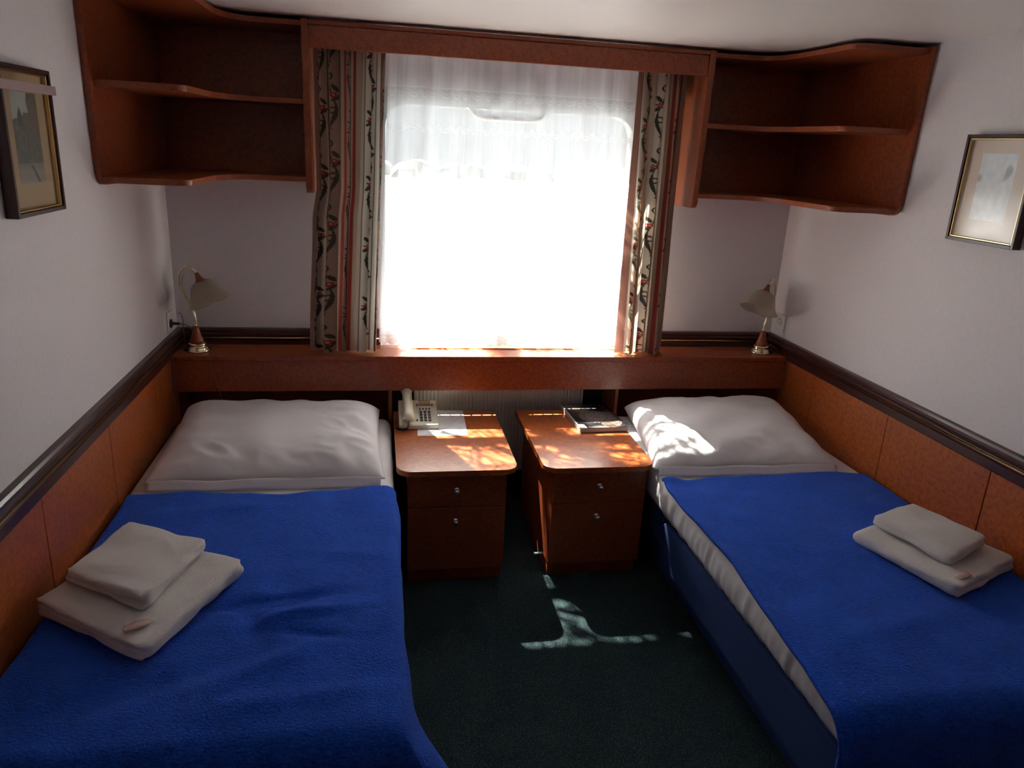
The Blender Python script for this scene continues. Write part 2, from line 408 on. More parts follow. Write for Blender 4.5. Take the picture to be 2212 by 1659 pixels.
# ------------------------------------------------------------------ curtains
BEI, BEI2, RUST, DK, PALE, BRN = (.43, .34, .27), (.34, .24, .19), (.28, .05, .035), (.06, .058, .045), (.60, .58, .50), (.24, .12, .09)
def vine(a, z, w_, bgc, seed=0):
    """a across band -.5..-.5 ; scrolls with leaves and red flowers"""
    P = .125
    zz = z/P+seed
    k = math.floor(zz); f = zz-k; sgn = 1 if k % 2 else -1
    col = bgc
    c = .30*math.sin(PI*zz)
    if abs(a-c) < .075+.035*math.sin(2*PI*zz): col = DK
    # curl
    dx = (a+sgn*.10)*w_; dz = (f-.45)*P
    r = math.hypot(dx, dz)/w_; th = math.atan2(dz, dx*sgn)
    if abs(r-(.16+.045*(th/PI+1))) < .06 and th > -2.4: col = DK
    for (lx, lz, rot) in ((.25, .12, .6), (-.28, .82, -.7)):
        ux = (a-lx*sgn)*w_; uz = (f-lz)*P
        x_ = ux*math.cos(rot)+uz*math.sin(rot); y_ = -ux*math.sin(rot)+uz*math.cos(rot)
        if (x_/(.12*w_))**2+(y_/(.30*w_))**2 < 1: col = DK
    # flower
    ux = (a+.18*sgn)*w_; uz = (f-.92)*P
    r = math.hypot(ux, uz)/w_; th = math.atan2(uz, ux)
    if r < .30*(.72+.28*math.cos(5*th+k)): col = RUST if r > .06 else BEI
    return col
def band_col(bands, u, z):
    for (a, c, kind) in bands:
        if a <= u < c:
            if kind == 'v': return vine((u-a)/(c-a)-.5, z, (c-a)*.34, BEI, int(a*37))
            if kind == 'V': return vine((u-a)/(c-a)-.5, z, (c-a)*.34, PALE, int(a*37)+.3)
            if kind == 'd': return vine((u-a)/(c-a)-.5, z, (c-a)*.34, BEI2, int(a*37)+.6)
            return {'b': BEI, 'B': BEI2, 'r': RUST, 'k': DK, 'p': PALE, 'n': BRN}[kind]
    return BEI
bandsL = [(0, .03, 'B'), (.03, .165, 'v'), (.165, .175, 'k'), (.175, .33, 'd'), (.33, .345, 'k'), (.345, .43, 'B'), (.43, .445, 'r'), (.445, .50, 'd'), (.50, .515, 'r'),
          (.515, .56, 'b'), (.56, .585, 'r'), (.585, .655, 'b'), (.655, .685, 'r'), (.685, .72, 'b'), (.72, .726, 'k'), (.726, .87, 'V'), (.87, .876, 'k'), (.876, .90, 'p'), (.90, .93, 'n'), (.93, 1.01, 'd')]
bandsR = [(0, .05, 'n'), (.05, .10, 'p'), (.10, .13, 'r'), (.13, .17, 'b'), (.17, .30, 'v'), (.30, .36, 'b'), (.36, .385, 'r'), (.385, .43, 'b'), (.43, .58, 'V'), (.58, .64, 'b'), (.64, .67, 'r'),
          (.67, .74, 'b'), (.74, .77, 'r'), (.77, .90, 'v'), (.90, .915, 'r'), (.915, 1.01, 'B')]
def curtain(right):
    t_ = 'right' if right else 'left'
    xt, xb = ((1.935, 2.145), (1.955, 2.160)) if right else ((.618, .902), (.573, .862))
    zt, zb = 2.018, .768
    folds = [(.05, .022), (.16, .03), (.25, .026), (.36, .034), (.49, .022), (.62, .012), (.75, .012), (.88, .022), (.95, .028)] if not right else \
            [(.06, .03), (.17, .028), (.30, .032), (.42, .026), (.55, .034), (.66, .028), (.78, .03), (.90, .028), (.98, .02)]
    sd_ = 5 if right else 0
    def f(u, v):
        z = zt+(zb-zt)*v
        if v > .98: z += .006*math.sin(u*40+sd_)
        x0 = xt[0]+(xb[0]-xt[0])*v; x1 = xt[1]+(xb[1]-xt[1])*v
        if not right: x0 = .619-.019*sm(.44, .56, v)-.026*sm(.5, 1, v)
        wv = 0
        for i, (c, a) in enumerate(folds):
            cc = c+.018*math.sin(v*3+i*1.7+sd_)
            wv += (1 if i % 2 else -1)*a*math.exp(-((u-cc)/.045)**2)
        wv *= .65+.55*v
        fx = .010*math.sin(u*43+sd_)*(.5+v)
        y = -.160+wv+.006*nz(u*6, v*3, sd_, 1)
        return Vector((x0+(x1-x0)*u+fx, y, z))
    b = B()
    nu, nv = (200, 430)
    nu = 150 if right else 180
    V_ = grid(b, nu, nv, f)
    o = link_mesh('curtain', b, CURT, None, True)
    bands = bandsR if right else bandsL
    me = o.data; ca = me.color_attributes.new('pattern', 'FLOAT_COLOR', 'POINT'); flat = []
    for j in range(nv):
        for i in range(nu):
            u = i/(nu-1); z = 1.25*(1-j/(nv-1))
            flat += [*band_col(bands, u, z), 1]
    ca.data.foreach_set('color', flat)
    tag(o, 'gathered %s drape with red stripes and floral vine bands beside the lace' % ('narrower right-hand' if right else 'wider left-hand'), 'curtain', 'printed drapes at the window')
    return o
curtain(False); curtain(True)

# lace
def lace():
    nu, nv = 330, 400
    zt, zb = 2.018, .772
    fr = [0, .055, .13, .20, .27, .315, .40, .47, .55, .62, .70, .78, .86, .93, 1]
    def wave(u):
        return math.sin(u*34+1.2*math.sin(u*9))*.55+.45*math.sin(u*71+2)
    def f(u, v):
        x0 = .905+(-.045)*v; x1 = 1.945+.03*v
        sc = abs(math.sin(u*PI*24))
        z = zt+(zb-zt+.014*(1-sc))*v
        a = .011+.019*v
        y = -.088+a*wave(u)+.003*nz(u*9, v*4, 1)-.012*v*math.exp(-((u-.42)/.05)**2)
        return Vector((x0+(x1-x0)*u+.006*math.cos(u*50), y, z))
    b = B(); grid(b, nu, nv, f)
    o = link_mesh('lace_curtain', b, LACE, None, True)
    ca = o.data.color_attributes.new('pattern', 'FLOAT_COLOR', 'POINT'); flat = []
    for j in range(nv):
        v = j/(nv-1); z = zt+(zb-zt)*v
        for i in range(nu):
            u = i/(nu-1)
            # gathers: cloth seen doubled where it folds
            g = math.cos(u*34+1.2*math.sin(u*9))*math.cos(u*71+2)
            d = .76+.06*g+(.10 if (u*13.3+.35*math.sin(u*21)) % 1 < .33 else 0)+.06*nz(u*120, v*8, 2)
            h = z-zb
            ph = (u*24) % 1-.5
            if h < .085:
                arc = .030+.018*(1-4*ph*ph)     # scalloped motif rows
                for q, wd in ((0, .004), (.018, .003), (.032, .003), (.046, .002)):
                    if abs(h-arc-q*1.0+.012) < wd: d += .42
                if h < .022: d += .28
                if abs(h-.012-arc) < .006 and int(u*330) % 3 == 0: d += .2
            for zc in (1.825, 1.69, 1.44, 1.20):
                q = z-zc-.016*(4*ph*ph)
                if abs(q) < .004 or abs(q-.012) < .003: d += .16
            if abs(z-1.86) < .004: d += .2
            if z > 1.86: d += .12
            flat += [max(0, min(1, d))]*3+[1]
    ca.data.foreach_set('color', flat)
    tag(o, 'white sheer lace curtain with scalloped hem covering the bright window', 'lace curtain')
lace()

# ------------------------------------------------------------------ window ledge, grille, headboards, radiator
lg = thing('window_ledge', (1.4, -.1, .60), 'long burl wood shelf ledge with deep apron under the window', 'ledge')
b = B()
gx0, gx1, gy0, gy1 = 1.012, 1.792, -.088, -.030
box(b, .019, W-.019, -.2215, gy0, .737, .757, .0015, 1); box(b, .019, gx0, gy0, -.027, .737, .757); box(b, gx1, W-.019, gy0, -.027, .737, .757)
box(b, gx0, gx1, gy1, -.001, .737, .757)
box(b, .019, gx0, -.027, -.001, .737, .742); box(b, gx1, W-.019, -.027, -.001, .737, .742)
link_mesh('top_board', b, WOOD, lg)
b = B(); box(b, .019, W-.019, -.2165, -.198, .600, .7365, .001, 1); link_mesh('apron', b, WOOD, lg)
gr = thing('vent_grille', (1.4, -.06, .757), 'long low slotted grille on the ledge just below the lace hem', 'vent grille')
b = B(); x = 1.012
box(b, 1.008, 1.796, -.092, -.0475, .7575, .7625, .001, 1); box(b, 1.008, 1.796, -.0385, -.026, .7575, .7625, .001, 1)
while x < 1.80:
    box(b, x-.004, x+.004, -.0475, -.0385, .7575, .7625); x += .0470
link_mesh('slotted_plate', b, BRASSP, gr)

def headboard(mirror):
    X = (lambda x: W-x) if mirror else (lambda x: x)
    x1 = .847 if mirror else .922
    t = thing('headboard', (X(.45), -.03, 0), 'dark recessed bed headboard under the ledge behind the %s pillow' % ('right' if mirror else 'left'), 'headboard', 'headboards below the ledge')
    def bx(x0, x1_, *a):
        b = B(); box(b, min(X(x0), X(x1_)), max(X(x0), X(x1_)), *a); return b
    link_mesh('back_panel', bx(.019, x1-.0165, -.030, -.012, .02, .7365), WOOD, t)
    link_mesh('end_post', bx(x1-.016, x1, -.197, -.012, 0, .7365, .0015, 1), EDGE, t)
    link_mesh('wall_post', bx(.0195, .033, -.197, -.0305, 0, .7365, .001, 1), EDGE, t)
headboard(False); headboard(True)
rd_ = thing('radiator', (1.43, -.07, .12), 'ribbed cream radiator under the window ledge behind the nightstands', 'radiator')
b = B(); pts = []
n = 46; x0, x1 = 1.035, 1.822
for i in range(n*4):
    a = i/(n*4-1); ph = (i % 4); pts.append((x0+(x1-x0)*a, -.074 if ph in (0, 1) else -.068))
poly = pts+[(x1, -.060), (x0, -.060)]
prism(b, poly, .14, .60); link_mesh('ribbed_panel', b, RAD, rd_)
b = B(); box(b, 1.030, 1.827, -.060, -.03, .58, .604, .003, 2); link_mesh('top_cap', b, RAD, rd_)
for x in (1.15, 1.70):
    b = B(); box(b, x-.02, x+.02, -.030, -.001, .2, .56); link_mesh('wall_bracket', b, METAL, rd_)
b = B(); box(b, 1.025, 1.0345, -.078, -.04, .14, .60, .001, 1); link_mesh('side_cover', b, RAD, rd_)
b = B(); box(b, 1.8225, 1.832, -.078, -.04, .14, .60, .001, 1); link_mesh('side_cover', b, RAD, rd_)
b = B(); box(b, .923, 1.952, -.008, -.0015, .0, .7365); struct('trim_8', b, BLACK, 'black sheet painting the shade in the gap behind the radiator')  # added near-black sheet: the gap's shade is put into its colour

# ------------------------------------------------------------------ nightstands
def knob(z, x, parent, y):
    b = B(); M = Matrix.Translation((x, y, z)) @ Matrix.Rotation(PI/2, 4, 'X')
    lathe(b, [(.0, 0), (.011, 0), (.0115, .0015), (.008, .003), (.0045, .006), (.0045, .012), (.008, .015), (.0105, .019), (.010, .024), (.006, .027), (0, .028)], M, 20, False)
    return link_mesh('knob', b, CHROME, parent, True)
def nightstand(tx0, tx1, bx0, bx1, label, yfr=-.8425, ybk=-.185, skew=0):
    t = thing('nightstand', ((tx0+tx1)/2, -.52, 0), label, 'nightstand', 'pair of nightstands under the window')
    top = rpoly([(tx0, ybk, .002), (tx1, ybk, .002), (tx1, yfr, .055), (tx0, yfr, .055)], 8)
    b = B(); prism(b, top, .470, .492, 'z', .004); link_mesh('top', b, WOODL, t)
    fy = -.800
    b = B()
    box(b, bx0, bx0+.018, fy, -.20, .062, .4695, .001, 1); box(b, bx1-.018, bx1, fy, -.20, .062, .4695, .001, 1)
    box(b, bx0+.018, bx1-.018, -.215, -.20, .062, .4695); box(b, bx0+.018, bx1-.018, fy+.002, -.215, .062, .080); box(b, bx0+.018, bx1-.018, fy+.002, -.215, .452, .4695)
    link_mesh('carcass', b, WOOD, t)
    b = B(); box(b, bx0+.006, bx1-.006, fy+.012, -.21, 0, .0615); link_mesh('plinth', b, WOOD, t)
    b = B(); box(b, bx0+.001, bx1-.001, fy-.018, fy-.0005, .3305, .4675, .0015, 1); d = link_mesh('drawer', b, WOOD, t)
    knob(.403, (bx0+bx1)/2-.003, d, fy-.018)
    b = B(); box(b, bx0+.001, bx1-.001, fy-.018, fy-.0005, .064, .3275, .0015, 1); d = link_mesh('door', b, WOOD, t)
    knob(.273, (bx0+bx1)/2-.005, d, fy-.018)
    return t
nightstand(.927, 1.383, .967, 1.344, 'left burl wood nightstand with the telephone on top')
nightstand(1.484, 1.929, 1.526, 1.904, 'right burl wood nightstand with the dark magazine on top')

# ------------------------------------------------------------------ telephone, paper, magazine
ph = thing('telephone', (1.03, -.31, .492), 'cream desk telephone on the left nightstand', 'telephone')
px0, px1 = .948, 1.113
def zs(y): return .512+(y+.415)/(.205)*.045      # sloping deck: front low, back high
b = B(); prism(b, rpoly([(-.415, .4935, .003), (-.415, .512, .006), (-.212, .557, .008), (-.205, .4935, .003)], 4), px0, px1, 'x', .003)
link_mesh('base', b, CREAM, ph)
b = B()
hp = [(.986, -.425, .535), (.986, -.41, .552), (.986, -.36, .563), (.986, -.30, .575), (.986, -.23, .590), (.986, -.198, .592), (.986, -.186, .588)]
pth = catmull(hp, 5)
tube(b, pth, lambda t: .0185+.0045*math.exp(-((t-.05)/.16)**2)+.0045*math.exp(-((t-.95)/.16)**2)-.006*math.exp(-(t/.02)**2)-.006*math.exp(-((t-1)/.02)**2), 18)
for v in b.verts: v.co.x = .986+(v.co.x-.986)*1.12
link_mesh('handset', b, CREAM, ph, True)
b = B()
prism(b, rpoly([(1.036, -.265, .002), (1.088, -.265, .002), (1.088, -.222, .002), (1.036, -.222, .002)], 2), 0, .0018)
for v in b.verts: v.co.z += zs(v.co.y)
link_mesh('display', b, LCD, ph)['label'] = 'amber display window'
def key(x, y, sx, sy):
    b = B(); prism(b, rpoly([(x-sx, y-sy, sy*.6), (x+sx, y-sy, sy*.6), (x+sx, y+sy, sy*.6), (x-sx, y+sy, sy*.6)], 3), 0, .0035, 'z', .0008)
    for v in b.verts: v.co.z += zs(v.co.y)
    link_mesh('key', b, GREYK, ph)
for r_ in range(4):
    for c_ in range(3): key(1.043+.0175*c_, -.315-.0215*r_, .0066, .0075)
for c_ in range(4): key(1.040+.0135*c_, -.291, .0038, .0048)
key(1.024, -.379, .0038, .005)
for x in (1.029, 1.094):
    for y in (-.254, -.266): key(x, y, .003, .003)
b = B(); P = []
base_ = catmull([(.986, -.424, .528), (.982, -.436, .508), (.968, -.440, .5035), (.950, -.436, .5035), (.938, -.424, .5035), (.934, -.400, .5035), (.935, -.360, .5035), (.936, -.32, .5035)], 30)
for i, p in enumerate(base_):
    a = i*.95; P.append(p+Vector((.0035*math.cos(a), .0035*math.cos(a), .0055*math.sin(a))))
tube(b, P, .0013, 5); link_mesh('coiled_cord', b, DARKP, ph)

b = B()
pc = [Vector((1.021, -.486, 0)), Vector((1.229, -.492, 0)), Vector((1.240, -.185, 0)), Vector((1.032, -.180, 0))]
def fpap(u, v):
    p = (pc[0]*(1-u)+pc[1]*u)*(1-v)+(pc[3]*(1-u)+pc[2]*u)*v
    return Vector((p.x, p.y, .4927+.0008*math.sin(u*3)*v))
grid(b, 8, 8, fpap); o = link_mesh('paper_sheet', b, PAPER, None); solid(o, .0003, 1)
tag(o, 'white printed sheet of paper lying under the telephone', 'paper')

bk = thing('magazine', (1.83, -.33, .492), 'thick glossy black magazine with ornate medallion cover on right nightstand', 'magazine')
q0, q1, q2, q3 = Vector((1.714, -.484, 0)), Vector((1.935, -.474, 0)), Vector((1.915, -.165, 0)), Vector((1.700, -.178, 0))
def qp(u, v): return (q0*(1-u)+q1*u)*(1-v)+(q3*(1-u)+q2*u)*v
b = B(); prism(b, [tuple(qp(u, v)[:2]) for u, v in ((.015, .01), (.985, .01), (.985, .99), (.015, .99))], .4937, .5115); link_mesh('pages', b, PAGES, bk)
b = B(); prism(b, [tuple(qp(u, v)[:2]) for u, v in ((0, 0), (.02, 0), (.02, 1), (0, 1))], .4925, .5135); link_mesh('spine', b, PAGES, bk)
b = B()
def fc(u, v):
    p = qp(u, v); lift = .012*sm(.72, 1, u)*sm(.35, 0, v)
    return Vector((p.x, p.y, .5122+lift))
NU, NV = 110, 150
grid(b, NU, NV, fc); cov = link_mesh('cover', b, COVER, bk); solid(cov, .0006, 1)
LET = {'M': ['101', '111', '111', '101', '101'], 'A': ['010', '101', '111', '101', '101'], 'R': ['110', '101', '110', '101', '101'], 'I': ['111', '010', '010', '010', '111'], 'E': ['111', '100', '110', '100', '111'], 'N': ['101', '111', '111', '111', '101'], 'B': ['110', '101', '110', '101', '110'], 'D': ['110', '101', '101', '101', '110'], '_': ['000']*5}
def word(txt, a, b_):
    i = int(a*len(txt)*4); c = i//4; k = i % 4
    if c < 0 or c >= len(txt) or k == 3: return False
    r = int((1-b_)*5); r = max(0, min(4, r))
    return LET[txt[c]][r][k] == '1'
def cover_col(u, v):
    col = (.020, .020, .026)
    def ring(cu, cv, R, rin=0):
        return math.hypot((u-cu)*.222, (v-cv)*.30)
    r = ring(.52, .46, 0); th = math.atan2((v-.46)*.30, (u-.52)*.222)
    if r < .075+.004*math.cos(26*th): col = (.22, .17, .15)
    if .050 < r < .053 or .058 < r < .060: col = (.05, .04, .04)
    if r < .048:
        col = (.16, .14, .14)
        if (math.sin(9*th+r*260) > .2) == (math.sin(r*330) > 0): col = (.42, .38, .36)
        if .018 < r < .022 or .034 < r < .037: col = (.05, .045, .045)
        if r < .010: col = (.30, .06, .10)
    for (cu, cv, R) in ((.25, .80, .035), (.12, .90, .022), (.72, .16, .045), (.40, .68, .03)):
        q = math.hypot((u-cu)*.222, (v-cv)*.30); t2 = math.atan2(v-cv, u-cu)
        if q < R+.002*math.cos(16*t2) and r > .072: col = (.20, .15, .12) if (q*420) % 2 > .7 else (.34, .27, .2)
    if .02 < v < .09 and .20 < u < .62 and (int(u*NU) % 3) and (int(v*NV) % 4): col = (.55, .52, .48)
    if .03 < u < .15 and .02 < v < .17: col = (.62, .66, .66)
    if .83 < u < .93:
        for (a, c) in ((.22, .30), (.34, .42), (.46, .52), (.56, .62), (.66, .70)):
            if a < v < c and (int(u*NU*.7)+int(v*NV*.5)) % 2: col = (.42, .40, .42)
    return col
ca = cov.data.color_attributes.new('pattern', 'FLOAT_COLOR', 'POINT'); flat = []
for j in range(NV):
    for i in range(NU): flat += [*cover_col(i/(NU-1), j/(NV-1)), 1]
ca.data.foreach_set('color', flat)

# ------------------------------------------------------------------ beds
def bed(mirror):
    side = 'right' if mirror else 'left'
    if mirror: x0, x1, xi = 1.962, W-.020, 1.93
    else: x0, x1, xi = .020, .872, .905
    t = thing('bed', ((x0+x1)/2, -1.15, 0), ('single bed base on the right with navy padded side board' if mirror else 'single bed base on the left hidden under the hanging blue blanket'), 'bed', 'pair of single beds')
    b = B(); box(b, x0+.05*(mirror), x1-.05*(not mirror), -2.08, -.20, 0, .165, .004, 1); link_mesh('plinth_box', b, NAVY, t)
    b = B(); box(b, x0, x1, -2.10, -.198, .166, .333, .004, 1); link_mesh('bed_frame', b, NAVY, t)
    b = B()
    sb = rpoly([(-2.30 if mirror else -2.11, .160, .004), (-.965, .160, .02), (-.965, .322, .03), (-2.30 if mirror else -2.11, .322, .004)], 5)
    if mirror: prism(b, sb, 1.928, 1.9605, 'x', .006)
    else: prism(b, sb, .8735, .902, 'x', .006)
    link_mesh('side_board', b, NAVY, t)
bed(False); bed(True)

def mattress(mirror):
    # sagging white fitted sheet with gathers down the aisle side
    if mirror: xa, xw, s = 1.925, W-.021, 1
    else: xa, xw, s = .912, .021, -1
    ya, yb = -.205, (-2.17 if mirror else -2.09)
    zb, zt = .3345, .472
    nu, nv = 60, 150
    b = B()
    # section: outline from wall-bottom up over the top and down the aisle side
    def sect(v):
        y = ya+(yb-ya)*v
        e = min(v, 1-v)*abs(yb-ya); rr = .035
        drop = 0
        if e < rr: drop = rr-math.sqrt(max(0, rr*rr-(rr-e)**2))
        return y, drop
    def f(u, v):
        y, drop = sect(v)
        wid = abs(xa-xw)
        # perimeter param
        hs = zt-zb; tot = hs+wid+hs; d = u*tot; r = .035
        # polyline: (wall,zb)->(wall,zt)->(aisle,zt)->(aisle,zb)
        if d < hs: px, pz, sd2 = 0, zb+d, 0
        elif d < hs+wid: px, pz, sd2 = d-hs, zt, 1
        else: px, pz, sd2 = wid, zt-(d-hs-wid), 2
        # round the top corners
        for cx_, sg in ((wid, 1), (0, -1)):
            qx = abs(px-cx_)
            if qx < r and pz > zt-r and (px-cx_)*sg <= 1e-6:
                ax = r-qx; az = pz-(zt-r); L_ = max(ax, az)
                if L_ > 1e-6:
                    l2 = math.hypot(ax, az); k = L_/l2 if l2 > 0 else 1
                    px = cx_-sg*(r-ax*k); pz = (zt-r)+az*k
        pz -= drop*(1 if pz > zb+.05 else 0)
        if sd2 == 2 or px > wid-.03:
            h = (zt-pz)/hs
            k_ = sm(-.84, -.90, y) if mirror else .5
            px += k_*(.0075*nz(y*42+pz*9, pz*5, 3)*sm(0, .3, h)*(1-.4*h)+.0015*math.sin(y*120+5*math.sin(y*9)+pz*20)*sm(0, .3, h)+.007*nz(y*14, pz*16, 3)*(1-h*.6)+.010*math.sin(PI*min(1, max(0, h))))
            px += -.014*sm(.75, 1, h)
        if sd2 == 1: pz += .003*nz(px*5, y*5, 7)
        X_ = xw+s*-1*px if mirror else xw+px
        if mirror: X_ = xw-px
        return Vector((X_, y, pz))
    V_ = grid(b, 90, 190, f)
    b.faces.new([V_[0][i] for i in range(90)]); b.faces.new([V_[-1][i] for i in range(90)][::-1])
    b.faces.new([V_[j][0] for j in range(190)]+[V_[j][-1] for j in range(189, -1, -1)])
    o = link_mesh('mattress', b, SHEET, None, True)
    tag(o, ('mattress in a gathered white sheet on the right bed, its side showing along the aisle' if mirror else 'mattress in white sheet on the left bed, showing beside the pillow'), 'mattress', 'mattresses on the beds')
mattress(False); mattress(True)

# pillows
def pillow(c, zmid, hh, label, seed, wr):
    c = [Vector(p) for p in c]      # front-left, front-right, back-right, back-left
    nu, nv = 90, 80
    def pt(u, v, sgn):
        # pull the edges in a little between corners
        uu = u*2-1; vv = v*2-1
        pu = u+(-uu)*.018*(1-vv*vv)*abs(uu)**3; pv = v+(-vv)*.02*(1-uu*uu)*abs(vv)**3
        p = (c[0]*(1-pu)+c[1]*pu)*(1-pv)+(c[3]*(1-pu)+c[2]*pu)*pv
        e = (max(0, 1-abs(uu)**7)**.58)*(max(0, 1-(abs(vv)**(8 if vv > 0 else 3)))**.58)
        h = hh*e
        if sgn > 0:
            fr_ = (1-abs(uu)**6)*(1-abs(vv)**6)
            rad = math.hypot(uu, vv)
            n1 = nz(uu*2.2+seed, vv*2.2, seed)*.014*e*(1-.7*sm(.4, .9, vv))
            ang = math.atan2(vv*.8, uu)
            n2 = math.sin(ang*wr+3*nz(uu*2, vv*2, seed+4))*.0055*sm(.45, .95, rad)*fr_
            n3 = abs(nz(uu*5+vv*3+seed, vv*4-uu, 2.5))*.014*sm(.3, .9, rad)*fr_*(1-.7*sm(.4, .9, vv))
            return Vector((p.x, p.y, p.z+h*1.0+n1+n2-n3))
        return Vector((p.x, p.y, p.z-(p.z-.4740)*min(1, e*1.6)))
    b = B()
    T = grid(b, nu, nv, lambda u, v: pt(u, v, 1)); D = grid(b, nu, nv, lambda u, v: pt(u, v, -1))
    bmesh.ops.remove_doubles(b, verts=b.verts, dist=.0004)
    o = link_mesh('pillow', b, SHEET, None, True); tag(o, label, 'pillow', 'pillows at the head of the beds')
    # pillowcase hem flap along the front edge
    b = B()
    def fl(u, v):
        uu = .02+.96*u
        p = c[0]*(1-uu)+c[1]*uu
        back = (c[3]-c[0]).normalized()
        q = p-back*(.004+.026*v)+Vector((0, 0, .012-.0*v))
        z = p.z+.014-.028*v+.003*nz(u*6, v, seed+9)+.002*math.sin(u*17)
        return Vector((q.x, q.y, max(z, .4755)))
    grid(b, 60, 6, fl); h_ = link_mesh('hem_flap', b, SHEET, o, True); solid(h_, .002, 0)
    return o
pillow([(.075, -.905, .498), (.885, -.905, .496), (.868, -.245, .520), (.072, -.240, .532)], .5, .078, 'plump white pillow on the left bed', 1.3, 11)
pillow([(1.900, -.890, .498), (2.665, -.905, .498), (2.745, -.245, .532), (1.985, -.240, .520)], .5, .078, 'white pillow on the right bed with a patch of sunlight', 5.1, 9)

# blankets
def blanket_left():
    nu, nv = 190, 230
    ztop = .494
    xw, xa = .052, .925
    yfr, yft = -.955, -2.085
    def f(u, v):
        # across: u 0..1 => arc length from wall side to aisle side and down
        drop_w, wid, drop_a = .05, xa-xw, .26
        tot = drop_w+wid+drop_a; d = u*tot; r = .045
        dy = .05; ltop = yfr-yft; dft = .34
        T = v*(ltop+dft)
        # lengthwise
        if T < ltop: y = yfr-T; zy = 0
        else:
            q = T-ltop; rr = .07
            if q < rr*PI/2: a = q/rr; y = yft-rr*math.sin(a); zy = -rr*(1-math.cos(a))
            else: y = yft-rr-.02*sm(0, .3, q-rr*PI/2); zy = -rr-(q-rr*PI/2)
        # across
        if d < drop_w: x = xw-.012*(1-d/drop_w); zx = -(drop_w-d)*.7
        elif d < drop_w+wid-r: x = xw+(d-drop_w); zx = 0
        else:
            q = d-(drop_w+wid-r)
            if q < r*PI/2: a = q/r; x = xa-r+r*math.sin(a); zx = -r*(1-math.cos(a))
            else: x = xa+.004*math.sin(y*9); zx = -r-(q-r*PI/2)
        # blend the two drops: foot-aisle corner flares outwards
        z = ztop+min(zx, 0)+min(zy, 0)
        fl = sm(yft+.22, yft-.08, y)*sm(.0, .20, -zx)
        if zx < -.01 and T > ltop: z = ztop+min(zx, zy)-.35*abs(max(zx, zy))
        x += .13*fl; y -= 0.03*fl
        # front end thick roll
        if T < .03: z -= .018*(1-T/.03)**2
        y += (.014*math.sin(x*7+.6)+.012*nz(x*5, 0, 2)+.018*sm(.75, .9, x)-.012*sm(.3, .05, x))*sm(.3, 0, T)
        # soft folds and dents
        if zx > -.03:
            z += .010*nz(x*3.1, y*3.1, 1.5)+.006*nz(x*8, y*8, 4.2)
            for (cx_, cy_, sx, sy, a, an) in ((.60, -1.63, .13, .022, -.024, .15), (.66, -1.70, .12, .022, .016, .2), (.55, -1.72, .03, .09, -.020, .3), (.70, -1.78, .10, .02, -.010, -.2), (.62, -1.88, .16, .03, .009, .5),
                                              (.30, -1.95, .25, .035, -.010, .35), (.75, -1.40, .12, .03, .006, -.2), (.35, -1.10, .2, .03, .006, .1), (.70, -2.0, .2, .03, .010, .1)):
                dx, dy_ = x-cx_, y-cy_; X_ = dx*math.cos(an)+dy_*math.sin(an); Y_ = -dx*math.sin(an)+dy_*math.cos(an)
                z += a*math.exp(-(X_/sx)**2-(Y_/sy)**2)
            if .03 < T < ltop and zx == 0: z = max(z, .485)
        else: x += .008*nz(y*6, z*6, 3)
        return Vector((x, y, max(z, .02)))
    b = B(); grid(b, nu, nv, f)
    o = link_mesh('blanket', b, BLUE, None, True); solid(o, .008, -1)
    tag(o, 'royal blue fleece blanket on the left bed, hanging over its aisle side', 'blanket', 'royal blue fleece blankets')
blanket_left()
EDGEX = [(-.925, 1.915, .468), (-.96, 1.905, .474), (-1.04, 1.895, .480), (-1.25, 1.89, .482), (-1.42, 1.90, .484), (-1.56, 1.905, .486), (-1.70, 1.895, .482), (-1.85, 1.885, .478), (-2.0, 1.878, .474), (-2.12, 1.872, .460), (-2.3, 1.86, .44)]
def interp(T_, y, k):
    if y >= T_[0][0]: return T_[0][k]
    for a, c in zip(T_, T_[1:]):
        if c[0] <= y <= a[0]:
            t = (a[0]-y)/(a[0]-c[0]); return a[k]+(c[k]-a[k])*t
    return T_[-1][k]
